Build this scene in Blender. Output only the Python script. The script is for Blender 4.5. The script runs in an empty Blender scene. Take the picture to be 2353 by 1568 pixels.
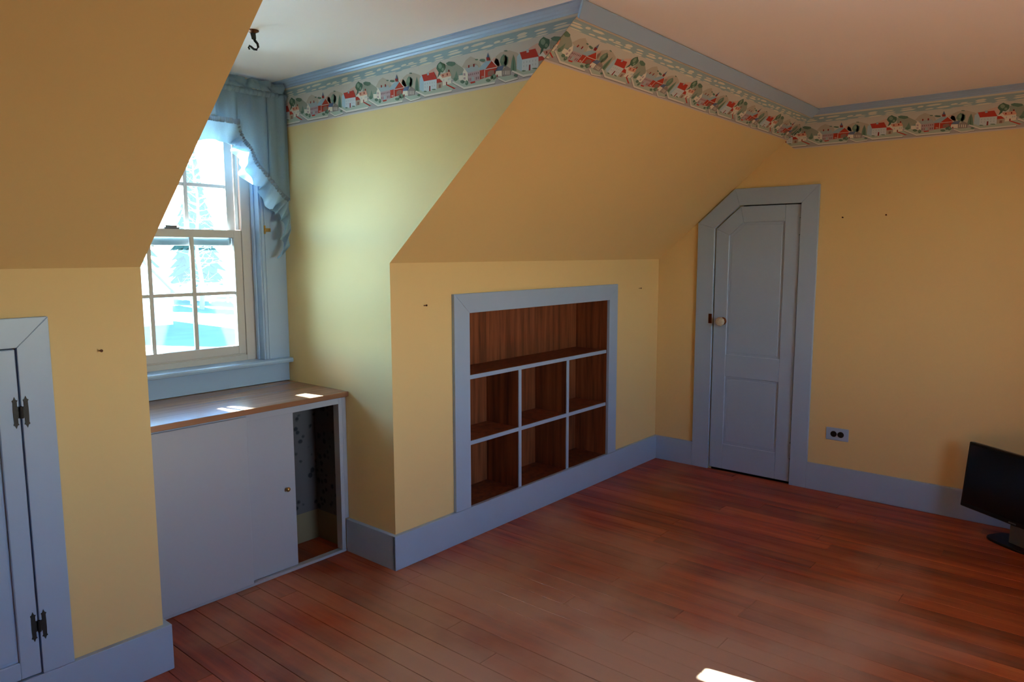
import bpy, bmesh, math, random
from mathutils import Vector, Matrix, noise

random.seed(7)
scene = bpy.context.scene
COL = scene.collection

# ------------------------------------------------------------------ camera
cam_data = bpy.data.cameras.new('camera')
cam = bpy.data.objects.new('camera', cam_data)
COL.objects.link(cam)
scene.camera = cam
YAW, PITCH, ROLL, FPX = 0.8713, -0.1209, -0.0016, 1666.98
_f = Vector((math.sin(YAW)*math.cos(PITCH), math.cos(YAW)*math.cos(PITCH), math.sin(PITCH)))
_r = Vector((math.cos(YAW), -math.sin(YAW), 0))
_u = _r.cross(_f)
_r2 = _r*math.cos(ROLL) + _u*math.sin(ROLL)
_u2 = _u*math.cos(ROLL) - _r*math.sin(ROLL)
M = Matrix.Identity(4)
for _i, _a in enumerate((_r2, _u2, -_f)):
    for _j in range(3):
        M[_j][_i] = _a[_j]
M.translation = Vector((-1.9117, -2.2448, 1.3159))
cam.matrix_world = M
cam_data.sensor_width = 36.0
cam_data.lens = FPX/2353*36.0
cam_data.clip_start = 0.02
cam_data.clip_end = 400

# ------------------------------------------------------------------ world, sun, exposure
SUN_DIR = Vector((0.17, -1.0, -0.446)).normalized()      # the way the light travels
world = bpy.data.worlds.new('sky')
scene.world = world
world.use_nodes = True
wn = world.node_tree
wn.nodes.clear()
w_out = wn.nodes.new('ShaderNodeOutputWorld')
w_bg = wn.nodes.new('ShaderNodeBackground')
w_sky = wn.nodes.new('ShaderNodeTexSky')
w_sky.sky_type = 'NISHITA'
w_sky.sun_disc = False
w_sky.sun_elevation = math.radians(24)
w_sky.sun_rotation = -0.168
w_sky.air_density = 1.0
w_sky.dust_density = 0.3
w_sky.ozone_density = 2.0
w_bg.inputs['Strength'].default_value = 0.64
wn.links.new(w_sky.outputs[0], w_bg.inputs[0])
wn.links.new(w_bg.outputs[0], w_out.inputs[0])

sun_data = bpy.data.lights.new('sun', 'SUN')
sun_data.energy = 76.0
sun_data.angle = math.radians(0.35)
sun_data.color = (1.0, 0.90, 0.78)
sun = bpy.data.objects.new('sun', sun_data)
COL.objects.link(sun)
sun.location = (-3, 20, 12)
sun.rotation_euler = SUN_DIR.to_track_quat('-Z', 'Y').to_euler()

vs = scene.view_settings
vs.view_transform = 'Standard'
vs.look = 'None'
vs.gamma = 1.0
vs.use_curve_mapping = False
vs.exposure = 2.3
scene.display_settings.display_device = 'sRGB'
cy = scene.cycles
cy.max_bounces = 14
cy.diffuse_bounces = 10
cy.glossy_bounces = 4
cy.transmission_bounces = 8
cy.transparent_max_bounces = 12
cy.sample_clamp_indirect = 8.0
cy.caustics_reflective = False
cy.caustics_refractive = False
cy.use_denoising = True

# ------------------------------------------------------------------ measured sizes (metres)
HB, HK, HC = 0.1495, 1.276, 2.0723      # baseboard, knee wall, ceiling height
XR, W = 2.19, 0.9625                    # right wall, dormer width
SL = 0.7025                             # slope of the roof
TSL = math.tan(SL)
YW = 0.747                              # window wall
T, CT = 0.02, 0.018                     # baseboard and casing thickness
XL, YB = -4.2, -4.4                     # left end wall, back wall
def ysl(z):
    return -(z - HK)/TSL

# ------------------------------------------------------------------ materials
def lin(c):
    c = c/255.0
    return c/12.92 if c <= 0.04045 else ((c + 0.055)/1.055)**2.4
def srgb(r, g, b):
    return (lin(r), lin(g), lin(b), 1.0)
def nodes(name):
    m = bpy.data.materials.new(name)
    m.use_nodes = True
    n = m.node_tree
    return m, n, n.nodes['Principled BSDF']
def paint(name, col, rough=0.55, spec=0.3, var=0.05, scale=6.0, bump=0.05, bscale=60.0):
    """painted or plain surface: base colour with faint unevenness and fine relief"""
    m, n, p = nodes(name)
    p.inputs['Roughness'].default_value = rough
    p.inputs['Specular IOR Level'].default_value = spec
    tc = n.nodes.new('ShaderNodeTexCoord')
    ns = n.nodes.new('ShaderNodeTexNoise'); ns.inputs['Scale'].default_value = scale; ns.inputs['Detail'].default_value = 4
    mp = n.nodes.new('ShaderNodeMapRange'); mp.inputs['To Min'].default_value = 1 - var; mp.inputs['To Max'].default_value = 1 + var
    mx = n.nodes.new('ShaderNodeVectorMath'); mx.operation = 'SCALE'; mx.inputs[0].default_value = col[:3]
    n.links.new(tc.outputs['Object'], ns.inputs['Vector'])
    n.links.new(ns.outputs['Fac'], mp.inputs['Value'])
    n.links.new(mp.outputs[0], mx.inputs['Scale'])
    n.links.new(mx.outputs[0], p.inputs['Base Color'])
    if bump > 0:
        n2 = n.nodes.new('ShaderNodeTexNoise'); n2.inputs['Scale'].default_value = bscale; n2.inputs['Detail'].default_value = 3
        b = n.nodes.new('ShaderNodeBump'); b.inputs['Strength'].default_value = bump; b.inputs['Distance'].default_value = 0.004
        n.links.new(tc.outputs['Object'], n2.inputs['Vector'])
        n.links.new(n2.outputs['Fac'], b.inputs['Height'])
        n.links.new(b.outputs[0], p.inputs['Normal'])
    return m
def plain(name, col, rough=0.6, metal=0.0, spec=0.3):
    m, n, p = nodes(name)
    p.inputs['Base Color'].default_value = col
    p.inputs['Roughness'].default_value = rough
    p.inputs['Metallic'].default_value = metal
    p.inputs['Specular IOR Level'].default_value = spec
    return m
def wood(name, dark, mid, light, stretch, rough=0.35, per_object=0.25, spec=0.4, scale=1.0, wear_sheen=0.0, coat=0.0):
    """wood grain stretched along one axis, with a shade of its own for each piece"""
    m, n, p = nodes(name)
    p.inputs['Roughness'].default_value = rough
    p.inputs['Specular IOR Level'].default_value = spec
    p.inputs['Coat Weight'].default_value = coat
    p.inputs['Coat Roughness'].default_value = 0.3
    tc = n.nodes.new('ShaderNodeTexCoord')
    geo = n.nodes.new('ShaderNodeNewGeometry')
    oi = n.nodes.new('ShaderNodeObjectInfo')
    mp = n.nodes.new('ShaderNodeMapping'); mp.inputs['Scale'].default_value = stretch
    off = n.nodes.new('ShaderNodeVectorMath'); off.operation = 'SCALE'; off.inputs[0].default_value = (13.1, 7.7, 5.3)
    add = n.nodes.new('ShaderNodeVectorMath'); add.operation = 'ADD'
    n.links.new(oi.outputs['Random'], off.inputs['Scale'])
    n.links.new(geo.outputs['Position'], mp.inputs['Vector'])
    n.links.new(mp.outputs[0], add.inputs[0]); n.links.new(off.outputs[0], add.inputs[1])
    n1 = n.nodes.new('ShaderNodeTexNoise'); n1.inputs['Scale'].default_value = scale; n1.inputs['Detail'].default_value = 6; n1.inputs['Roughness'].default_value = 0.62
    n.links.new(add.outputs[0], n1.inputs['Vector'])
    ramp = n.nodes.new('ShaderNodeValToRGB')
    ramp.color_ramp.elements[0].position = 0.28; ramp.color_ramp.elements[0].color = dark
    ramp.color_ramp.elements[1].position = 0.72; ramp.color_ramp.elements[1].color = light
    e = ramp.color_ramp.elements.new(0.5); e.color = mid
    n.links.new(n1.outputs['Fac'], ramp.inputs['Fac'])
    mr = n.nodes.new('ShaderNodeMapRange'); mr.inputs['To Min'].default_value = 1 - per_object; mr.inputs['To Max'].default_value = 1 + per_object
    n.links.new(oi.outputs['Random'], mr.inputs['Value'])
    sc = n.nodes.new('ShaderNodeVectorMath'); sc.operation = 'SCALE'
    n.links.new(ramp.outputs['Color'], sc.inputs[0]); n.links.new(mr.outputs[0], sc.inputs['Scale'])
    last = sc.outputs[0]
    if wear_sheen > 0:      # dark mineral streaks along the grain
        ms = n.nodes.new('ShaderNodeMapping'); ms.inputs['Scale'].default_value = (9.0, 1.2, 4.0)
        ns_ = n.nodes.new('ShaderNodeTexNoise'); ns_.inputs['Scale'].default_value = 1.0; ns_.inputs['Detail'].default_value = 3
        rs = n.nodes.new('ShaderNodeMapRange'); rs.inputs['From Min'].default_value = 0.56; rs.inputs['From Max'].default_value = 0.76; rs.inputs['To Min'].default_value = 1.0; rs.inputs['To Max'].default_value = 0.42
        ad2 = n.nodes.new('ShaderNodeVectorMath'); ad2.operation = 'ADD'
        n.links.new(geo.outputs['Position'], ms.inputs['Vector']); n.links.new(ms.outputs[0], ad2.inputs[0]); n.links.new(off.outputs[0], ad2.inputs[1]); n.links.new(ad2.outputs[0], ns_.inputs['Vector'])
        n.links.new(ns_.outputs['Fac'], rs.inputs['Value'])
        s2 = n.nodes.new('ShaderNodeVectorMath'); s2.operation = 'SCALE'
        n.links.new(last, s2.inputs[0]); n.links.new(rs.outputs[0], s2.inputs['Scale']); last = s2.outputs[0]
    if wear_sheen > 0:      # worn places, plus a painted pale sheen of window light near the dormer
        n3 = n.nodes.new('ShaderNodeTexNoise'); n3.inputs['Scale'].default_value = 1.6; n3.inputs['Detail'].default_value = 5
        r3 = n.nodes.new('ShaderNodeMapRange'); r3.inputs['From Min'].default_value = 0.48; r3.inputs['From Max'].default_value = 0.75; r3.inputs['To Max'].default_value = wear_sheen
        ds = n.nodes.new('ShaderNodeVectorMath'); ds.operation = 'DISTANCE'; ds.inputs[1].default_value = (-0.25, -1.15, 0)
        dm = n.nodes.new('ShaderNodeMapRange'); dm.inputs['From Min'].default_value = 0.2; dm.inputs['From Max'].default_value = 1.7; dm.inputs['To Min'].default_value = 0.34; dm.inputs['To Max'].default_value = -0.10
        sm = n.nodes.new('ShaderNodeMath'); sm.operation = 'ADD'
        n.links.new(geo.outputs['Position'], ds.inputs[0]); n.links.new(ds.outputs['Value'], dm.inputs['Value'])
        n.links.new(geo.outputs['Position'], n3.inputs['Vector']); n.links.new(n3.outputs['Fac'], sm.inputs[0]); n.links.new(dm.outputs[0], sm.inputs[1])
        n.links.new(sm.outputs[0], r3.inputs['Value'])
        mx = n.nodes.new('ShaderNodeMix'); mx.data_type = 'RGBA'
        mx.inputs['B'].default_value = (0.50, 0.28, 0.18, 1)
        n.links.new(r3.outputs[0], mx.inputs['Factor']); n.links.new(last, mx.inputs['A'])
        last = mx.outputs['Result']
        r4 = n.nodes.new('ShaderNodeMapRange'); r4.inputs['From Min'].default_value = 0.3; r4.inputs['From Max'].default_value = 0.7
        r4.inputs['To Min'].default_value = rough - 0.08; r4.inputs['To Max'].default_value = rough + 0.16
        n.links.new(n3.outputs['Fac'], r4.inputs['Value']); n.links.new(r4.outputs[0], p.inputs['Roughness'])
    n.links.new(last, p.inputs['Base Color'])
    b = n.nodes.new('ShaderNodeBump'); b.inputs['Strength'].default_value = 0.06; b.inputs['Distance'].default_value = 0.003
    n.links.new(n1.outputs['Fac'], b.inputs['Height']); n.links.new(b.outputs[0], p.inputs['Normal'])
    return m

MAT = {}
MAT['wall'] = paint('yellow_wall_paint', srgb(222, 196, 142), 0.62, 0.2, 0.03, 2.5, 0.05, 90)
MAT['ceiling'] = paint('white_ceiling_paint', srgb(232, 230, 230), 0.8, 0.1, 0.025, 2.0, 0.04, 40)
MAT['trim'] = paint('blue_trim_paint', srgb(154, 178, 210), 0.32, 0.5, 0.04, 7, 0.05, 45)
MAT['cabinet'] = paint('grey_blue_cabinet_paint', srgb(166, 172, 186), 0.35, 0.45, 0.03, 4, 0.04, 40)
MAT['white'] = paint('white_window_vinyl', srgb(186, 180, 178), 0.4, 0.4, 0.02, 5, 0.0)
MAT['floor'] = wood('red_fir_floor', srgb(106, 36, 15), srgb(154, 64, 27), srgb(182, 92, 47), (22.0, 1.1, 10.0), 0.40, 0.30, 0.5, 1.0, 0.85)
MAT['subfloor'] = plain('dark_gap', srgb(30, 16, 10), 0.9)
MAT['top'] = wood('worktop_oak', srgb(130, 90, 68), srgb(150, 106, 80), srgb(166, 122, 95), (1.5, 40.0, 10.0), 0.26, 0.05, 0.5)
MAT['shelfwood'] = wood('stained_pine', srgb(62, 30, 17), srgb(122, 66, 40), srgb(150, 88, 56), (30.0, 30.0, 1.6), 0.45, 0.18, 0.35)
MAT['iron'] = paint('black_iron', srgb(26, 24, 24), 0.5, 0.4, 0.2, 40, 0.2, 150)
MAT['brass'] = plain('old_brass', srgb(190, 150, 90), 0.3, 1.0)
MAT['darkbrass'] = plain('tarnished_brass', srgb(96, 52, 26), 0.35, 0.9)
MAT['plastic_brown'] = plain('dark_brown_bakelite', srgb(24, 20, 18), 0.35)
MAT['slot'] = plain('slot_black', srgb(8, 8, 8), 0.8)
MAT['tvblack'] = plain('black_plastic', srgb(17, 17, 18), 0.35)
MAT['screen'] = plain('black_screen', srgb(10, 10, 11), 0.18, 0.0, 0.5)
MAT['tvgrey'] = plain('grey_stand_plastic', srgb(95, 98, 104), 0.4)
MAT['cream'] = paint('shaded_cream_paint', srgb(128, 116, 90), 0.6)  # darkened for the shade inside the cabinet
MAT['nail'] = plain('rusty_nail', srgb(70, 40, 24), 0.5, 0.7)
def glass_pane(name, tint):
    m = bpy.data.materials.new(name); m.use_nodes = True
    n = m.node_tree; n.nodes.clear()
    o = n.nodes.new('ShaderNodeOutputMaterial')
    t = n.nodes.new('ShaderNodeBsdfTransparent'); t.inputs[0].default_value = tint
    d = n.nodes.new('ShaderNodeBsdfTranslucent'); d.inputs[0].default_value = (0.62, 0.85, 1.0, 1)
    g = n.nodes.new('ShaderNodeBsdfGlossy'); g.inputs['Roughness'].default_value = 0.03
    fr = n.nodes.new('ShaderNodeFresnel'); fr.inputs['IOR'].default_value = 1.35
    m1 = n.nodes.new('ShaderNodeMixShader'); m1.inputs[0].default_value = 0.005     # bluish veil put into the glass for window glare
    m2 = n.nodes.new('ShaderNodeMixShader')
    n.links.new(t.outputs[0], m1.inputs[1]); n.links.new(d.outputs[0], m1.inputs[2])
    n.links.new(fr.outputs[0], m2.inputs[0]); n.links.new(m1.outputs[0], m2.inputs[1]); n.links.new(g.outputs[0], m2.inputs[2])
    n.links.new(m2.outputs[0], o.inputs[0])
    return m
MAT['glass'] = glass_pane('daylight_tint_glass', (0.69, 0.89, 1.0, 1))  # blue tint put into the glass to cool the incoming daylight
MAT['clearglass'] = glass_pane('clear_window_glass', (0.96, 0.97, 0.97, 1))
def crystal():
    m, n, p = nodes('cut_glass')
    p.inputs['Base Color'].default_value = srgb(235, 222, 200)
    p.inputs['Roughness'].default_value = 0.12
    p.inputs['Transmission Weight'].default_value = 0.45
    p.inputs['IOR'].default_value = 1.5
    return m
MAT['crystal'] = crystal()
def cloth(name, col, trans):
    m = bpy.data.materials.new(name); m.use_nodes = True
    n = m.node_tree; n.nodes.clear()
    o = n.nodes.new('ShaderNodeOutputMaterial')
    d = n.nodes.new('ShaderNodeBsdfDiffuse'); t = n.nodes.new('ShaderNodeBsdfTranslucent')
    tc = n.nodes.new('ShaderNodeTexCoord')
    wv = n.nodes.new('ShaderNodeTexNoise'); wv.inputs['Scale'].default_value = 300; wv.inputs['Detail'].default_value = 2
    mp = n.nodes.new('ShaderNodeMapRange'); mp.inputs['To Min'].default_value = 0.88; mp.inputs['To Max'].default_value = 1.1
    sc = n.nodes.new('ShaderNodeVectorMath'); sc.operation = 'SCALE'; sc.inputs[0].default_value = col[:3]
    n.links.new(tc.outputs['Object'], wv.inputs['Vector']); n.links.new(wv.outputs['Fac'], mp.inputs['Value']); n.links.new(mp.outputs[0], sc.inputs['Scale'])
    n.links.new(sc.outputs[0], d.inputs[0]); n.links.new(sc.outputs[0], t.inputs[0])
    mx = n.nodes.new('ShaderNodeMixShader'); mx.inputs[0].default_value = trans
    n.links.new(d.outputs[0], mx.inputs[1]); n.links.new(t.outputs[0], mx.inputs[2]); n.links.new(mx.outputs[0], o.inputs[0])
    return m
MAT['cloth'] = cloth('blue_cotton', srgb(132, 158, 178), 0.24)
MAT['ruffle'] = cloth('blue_ruffle_cotton', srgb(156, 184, 206), 0.36)
MAT['tape'] = cloth('blue_gathered_tape', srgb(128, 146, 166), 0.15)
def floral():
    m, n, p = nodes('shaded_floral_paper')
    p.inputs['Roughness'].default_value = 0.8
    tc = n.nodes.new('ShaderNodeTexCoord')
    vo = n.nodes.new('ShaderNodeTexVoronoi'); vo.inputs['Scale'].default_value = 28
    ns = n.nodes.new('ShaderNodeTexNoise'); ns.inputs['Scale'].default_value = 30; ns.inputs['Detail'].default_value = 3
    ad = n.nodes.new('ShaderNodeMath'); ad.operation = 'MULTIPLY_ADD'; ad.inputs[1].default_value = 0.55
    r = n.nodes.new('ShaderNodeValToRGB')
    r.color_ramp.elements[0].position = 0.50; r.color_ramp.elements[0].color = srgb(30, 32, 40)
    r.color_ramp.elements[1].position = 0.66; r.color_ramp.elements[1].color = srgb(88, 86, 88)
    n.links.new(tc.outputs['Object'], vo.inputs['Vector']); n.links.new(tc.outputs['Object'], ns.inputs['Vector'])
    n.links.new(ns.outputs['Fac'], ad.inputs[0]); n.links.new(vo.outputs['Distance'], ad.inputs[2])
    n.links.new(ad.outputs[0], r.inputs['Fac']); n.links.new(r.outputs['Color'], p.inputs['Base Color'])
    return m
MAT['floral'] = floral()

# ------------------------------------------------------------------ builders
LOC = {}                                   # world position of every object's origin
def new_empty(name, loc, rz=0.0):
    o = bpy.data.objects.new(name, None)
    COL.objects.link(o); o.location = loc; o.rotation_euler = (0, 0, rz)
    o.empty_display_size = 0.1
    LOC[o.name] = Vector(loc)
    return o
def tag(o, label, cat=None, group=None, kind=None):
    o['label'] = label
    if cat: o['category'] = cat
    if group: o['group'] = group
    if kind: o['kind'] = kind
    return o
def obj(name, bm, mat, parent=None, smooth=False, local=False):
    """one bmesh as ONE mesh object; coordinates are world ones unless local (then in the parent's frame)"""
    bmesh.ops.recalc_face_normals(bm, faces=bm.faces)
    me = bpy.data.meshes.new(name)
    lo = Vector((min(v.co.x for v in bm.verts), min(v.co.y for v in bm.verts), min(v.co.z for v in bm.verts)))
    hi = Vector((max(v.co.x for v in bm.verts), max(v.co.y for v in bm.verts), max(v.co.z for v in bm.verts)))
    org = Vector(((lo.x + hi.x)/2, (lo.y + hi.y)/2, lo.z))
    for v in bm.verts: v.co -= org
    bm.to_mesh(me); bm.free()
    if smooth:
        for p in me.polygons: p.use_smooth = True
    mats = mat if isinstance(mat, (list, tuple)) else [mat]
    for k in mats: me.materials.append(MAT[k] if isinstance(k, str) else k)
    o = bpy.data.objects.new(name, me)
    COL.objects.link(o)
    if parent is not None:
        o.parent = parent
        o.location = org if local else org - LOC[parent.name]
    else:
        o.location = org
    LOC[o.name] = org.copy()
    return o
def B():
    return bmesh.new()
def box(x0, x1, y0, y1, z0, z1, bev=0.0, bm=None):
    own = bm is None
    b = bmesh.new()
    vs_ = [b.verts.new((x, y, z)) for x in (x0, x1) for y in (y0, y1) for z in (z0, z1)]
    for q in ((0, 1, 3, 2), (4, 6, 7, 5), (0, 4, 5, 1), (2, 3, 7, 6), (0, 2, 6, 4), (1, 5, 7, 3)):
        b.faces.new([vs_[i] for i in q])
    if bev > 0:
        bmesh.ops.bevel(b, geom=b.edges[:], offset=bev, segments=1, affect='EDGES', profile=0.5)
    return b if own else merge(bm, b)
def prism(pts, off, bev=0.0, bm=None):
    """polygon swept along a vector"""
    own = bm is None
    b = bmesh.new()
    off = Vector(off)
    a = [b.verts.new(p) for p in pts]
    c = [b.verts.new(Vector(p) + off) for p in pts]
    b.faces.new(a); b.faces.new(c[::-1])
    n = len(pts)
    for i in range(n):
        b.faces.new((a[i], a[(i+1) % n], c[(i+1) % n], c[i]))
    bmesh.ops.recalc_face_normals(b, faces=b.faces)
    if bev > 0:
        bmesh.ops.bevel(b, geom=b.edges[:], offset=bev, segments=1, affect='EDGES', profile=0.5)
    return b if own else merge(bm, b)
def merge(bm, b):
    m = {}
    for v in b.verts: m[v] = bm.verts.new(v.co)
    for f in b.faces:
        try:
            nf = bm.faces.new([m[v] for v in f.verts]); nf.material_index = f.material_index
        except ValueError: pass
    b.free()
    return bm
def lathe(profile, n=16, axis='z', at=(0, 0, 0)):
    """profile [(r, h)] spun about an axis through at"""
    b = bmesh.new(); rings = []
    for r, h in profile:
        ring = []
        for i in range(n):
            a = 2*math.pi*i/n
            p = (r*math.cos(a), r*math.sin(a), h)
            if axis == 'x': p = (p[2], p[0], p[1])
            elif axis == 'y': p = (p[0], p[2], p[1])
            ring.append(b.verts.new(Vector(p) + Vector(at)))
        rings.append(ring)
    for k in range(len(rings) - 1):
        for i in range(n):
            b.faces.new((rings[k][i], rings[k][(i+1) % n], rings[k+1][(i+1) % n], rings[k+1][i]))
    b.faces.new(rings[0][::-1]); b.faces.new(rings[-1])
    return b
def tube(path, radii, n=8, bm=None):
    own = bm is None
    b = bmesh.new(); rings = []
    path = [Vector(p) for p in path]
    if not isinstance(radii, (list, tuple)): radii = [radii]*len(path)
    for k, p in enumerate(path):
        d = (path[min(k+1, len(path)-1)] - path[max(k-1, 0)]).normalized()
        ref = Vector((0, 0, 1)) if abs(d.z) < 0.9 else Vector((1, 0, 0))
        s = d.cross(ref).normalized(); t = d.cross(s)
        rings.append([b.verts.new(p + (s*math.cos(2*math.pi*i/n) + t*math.sin(2*math.pi*i/n))*radii[k]) for i in range(n)])
    for k in range(len(rings) - 1):
        for i in range(n):
            b.faces.new((rings[k][i], rings[k][(i+1) % n], rings[k+1][(i+1) % n], rings[k+1][i]))
    b.faces.new(rings[0][::-1]); b.faces.new(rings[-1])
    return b if own else merge(bm, b)
def struct(name, bm, mat, label, cat='wall', parent=None):
    o = obj(name, bm, mat, parent)
    if parent is None: tag(o, label, cat, kind='structure')
    return o

# ================================================================== ROOM SHELL
# ---- floor: every strip board in view is a board of its own
floor = struct('floor', box(XL-0.1, XR+0.1, YB-0.1, YW+0.2, -0.14, -0.014), 'subfloor', 'worn reddish brown wooden strip floor', 'floor')
far = B()
PITCH_B = 0.083
nb = int((XR - XL)/PITCH_B) + 1
rb = random.Random(3)
for i in range(nb):
    x1 = XR - i*PITCH_B
    x0 = x1 - PITCH_B + 0.0016
    ymax = YW if (x0 < 0.0 and x1 > -W) else 0.02
    y = ymax - rb.uniform(0.2, 1.8)
    cuts = [ymax]
    while y > YB:
        cuts.append(y); y -= rb.uniform(0.9, 2.3)
    cuts.append(YB)
    for a, c in zip(cuts[:-1], cuts[1:]):
        dz = rb.uniform(-0.0004, 0.0003)
        if a > -2.5 and x1 > -1.25:
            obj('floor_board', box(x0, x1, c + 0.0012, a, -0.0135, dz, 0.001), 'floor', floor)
        else:
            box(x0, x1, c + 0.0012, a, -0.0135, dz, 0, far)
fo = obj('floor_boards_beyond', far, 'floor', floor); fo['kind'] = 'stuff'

# ---- ceiling and walls
struct('ceiling', box(XL-0.1, XR+0.1, YB-0.1, YW+0.2, HC, HC+0.12), 'ceiling', 'flat off-white painted ceiling', 'ceiling')
NS = Vector((0, math.sin(SL), math.cos(SL)))             # outward normal of the slope
dn = Vector((0, math.cos(SL), -math.sin(SL)))            # down the slope
def slope(name, x0, x1, label):
    t_ = Vector((0, ysl(HC), HC)) - dn*0.04
    bm = prism([(x0, 0, HK), (x1, 0, HK), (x1, t_.y, t_.z), (x0, t_.y, t_.z)], NS*0.09)
    a = Vector((0, 0, HK)) + dn*0.05 + NS*0.004; c = Vector((0, 0, HK)) - dn*0.05 + NS*0.004
    xa, xb = min(x0, x1) + 0.03, max(x0, x1) - 0.03
    prism([(xa, a.y, a.z), (xb, a.y, a.z), (xb, c.y, c.z), (xa, c.y, c.z)], NS*0.08, 0, bm)
    return struct(name, bm, 'wall', label)
wall_slope_right = slope('wall_slope_right', -0.0005, XR+0.06, 'yellow sloping ceiling wall between the dormer and the right wall')
wall_slope_left = slope('wall_slope_left', XL-0.06, -W+0.0005, 'yellow sloping ceiling wall left of the dormer')
# knee walls, with the openings for the bookcase and the hatch
b = B()
AX0, AX1, AZ0, AZ1 = 0.436, 1.608, 0.137, 1.056
for q in ((-0.0005, AX0, -0.06, HK), (AX1, XR+0.06, -0.06, HK), (AX0, AX1, -0.06, AZ0), (AX0, AX1, AZ1, HK)):
    box(q[0], q[1], 0.0, 0.09, q[2], q[3], 0, b)
struct('wall_knee_right', b, 'wall', 'low yellow knee wall around the built-in bookcase')
b = B()
HX0, HX1, HZ0, HZ1 = -1.902, -1.300, 0.150, 1.068
for q in ((XL-0.06, HX0, -0.06, HK), (HX1, -W+0.0005, -0.06, HK), (HX0, HX1, -0.06, HZ0), (HX0, HX1, HZ1, HK)):
    box(q[0], q[1], 0.0, 0.09, q[2], q[3], 0, b)
struct('wall_knee_left', b, 'wall', 'low yellow knee wall beside the small cupboard door')
# dormer cheeks
zt = HC + 0.06
cheek = [(0.001, -0.06), (YW+0.16, -0.06), (YW+0.16, zt), (ysl(zt)+0.0014, zt), (0.001, HK)]
wall_dormer_right = struct('wall_dormer_right', prism([(0.0, y, z) for y, z in cheek], (0.09, 0, 0)), 'wall', 'pale yellow side wall of the dormer under the wallpaper border')
struct('wall_dormer_left', prism([(-W, y, z) for y, z in cheek], (-0.09, 0, 0)), 'wall', 'yellow side wall of the dormer left of the window')
# window wall
WX0, WX1, WZ0, WZ1 = -0.850, -0.124, 0.826, 1.905
b = B()
for q in ((-W-0.05, WX0, -0.06, HC+0.05), (WX1, 0.05, -0.06, HC+0.05), (WX0, WX1, -0.06, WZ0), (WX0, WX1, WZ1, HC+0.05)):
    box(q[0], q[1], YW, YW+0.13, q[2], q[3], 0, b)
struct('wall_window', b, 'wall', 'yellow wall around the dormer window')
# right wall with the door opening
DY0, DY1, DZ1 = -0.371, -0.871, 1.587
b = B()
prism([(XR, 0.12, -0.06), (XR, DY0, -0.06), (XR, DY0, 1.458), (XR, -0.522, DZ1), (XR, -0.522, HC+0.06), (XR, 0.12, HC+0.06)], (0.1, 0, 0), 0, b)
box(XR, XR+0.1, DY1, -0.522, DZ1, HC+0.06, 0, b)
box(XR, XR+0.1, YB-0.06, DY1, -0.06, HC+0.06, 0, b)
wall_right = struct('wall_right', b, 'wall', 'yellow end wall with the small blue door')
# the rest of the room, behind the camera: left end wall and back wall with an added wide window
struct('wall_left', box(XL-0.1, XL, YB-0.06, 0.12, -0.06, HC+0.06), 'wall', 'yellow end wall behind the camera')
BX0, BX1, BZ0, BZ1 = -0.85, 0.45, 0.78, 1.82
b = B()
for q in ((XL-0.06, BX0, -0.06, HC+0.06), (BX1, XR+0.06, -0.06, HC+0.06), (BX0, BX1, -0.06, BZ0), (BX0, BX1, BZ1, HC+0.06)):
    box(q[0], q[1], YB-0.12, YB, q[2], q[3], 0, b)
struct('wall_back', b, 'wall', 'yellow back wall with the added wide window behind the camera')

# ---- baseboards
struct('baseboard_knee', box(-T, XR, -T, 0.0, 0.0, HB, 0.002), 'trim', 'blue baseboard below the built-in bookcase', 'baseboard')
struct('baseboard_dormer', box(-T, 0.0, -T+0.0012, 0.309, 0.0, HB-0.0006, 0.0015), 'trim', 'short blue baseboard beside the sliding-door cabinet', 'baseboard')
struct('baseboard_left', box(XL, -W+T, -T, 0.0, 0.0, HB, 0.002), 'trim', 'blue baseboard below the small cupboard door on the left', 'baseboard')
struct('baseboard_dormer_left', box(-W, -W+T, -T+0.0012, 0.309, 0.0, HB-0.0006, 0.0015), 'trim', 'blue baseboard inside the dormer left of the cabinet', 'baseboard')
struct('baseboard_corner', box(XR-T, XR, -0.2685, -T+0.001, 0.0, HB-0.0006, 0.0015), 'trim', 'short blue baseboard between the room corner and the door', 'baseboard')
struct('baseboard_right', box(XR-T, XR, YB, -0.9615, 0.0, HB, 0.002), 'trim', 'long blue baseboard under the outlet on the right wall', 'baseboard')

# ---- crown mouldings
prof = [(0, -0.0275), (0.005, -0.0275), (0.008, -0.0215), (0.014, -0.0195), (0.019, -0.0135), (0.024, -0.0120), (0.031, -0.0070), (0.0355, -0.0055), (0.0355, 0.001), (0, 0.001)]
b = prism([(-px, YW, HC+pz) for px, pz in prof], (0, -2.0, 0))
bmesh.ops.bisect_plane(b, geom=b.verts[:]+b.edges[:]+b.faces[:], plane_co=Vector((0, 0, HK)) - NS*0.002, plane_no=-NS, clear_outer=True)
bmesh.ops.holes_fill(b, edges=b.edges[:])
struct('trim_1', b, 'trim', 'blue crown moulding along the dormer side wall', 'moulding')
zb = HC - 0.0358
b = prism([(0.0, ysl(zb), zb), (XR-0.02, ysl(zb), zb), (XR-0.02, ysl(HC), HC), (-0.0355, ysl(HC), HC)], -NS*0.011, 0.002)
struct('trim_2', b, 'trim', 'blue crown moulding along the top of the slope', 'moulding')
b = prism([(XR-px, ysl(HC)+0.03, HC+pz) for px, pz in prof], (0, YB-ysl(HC)-0.03, 0))
struct('trim_3', b, 'trim', 'blue crown moulding along the right wall', 'moulding')

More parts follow.
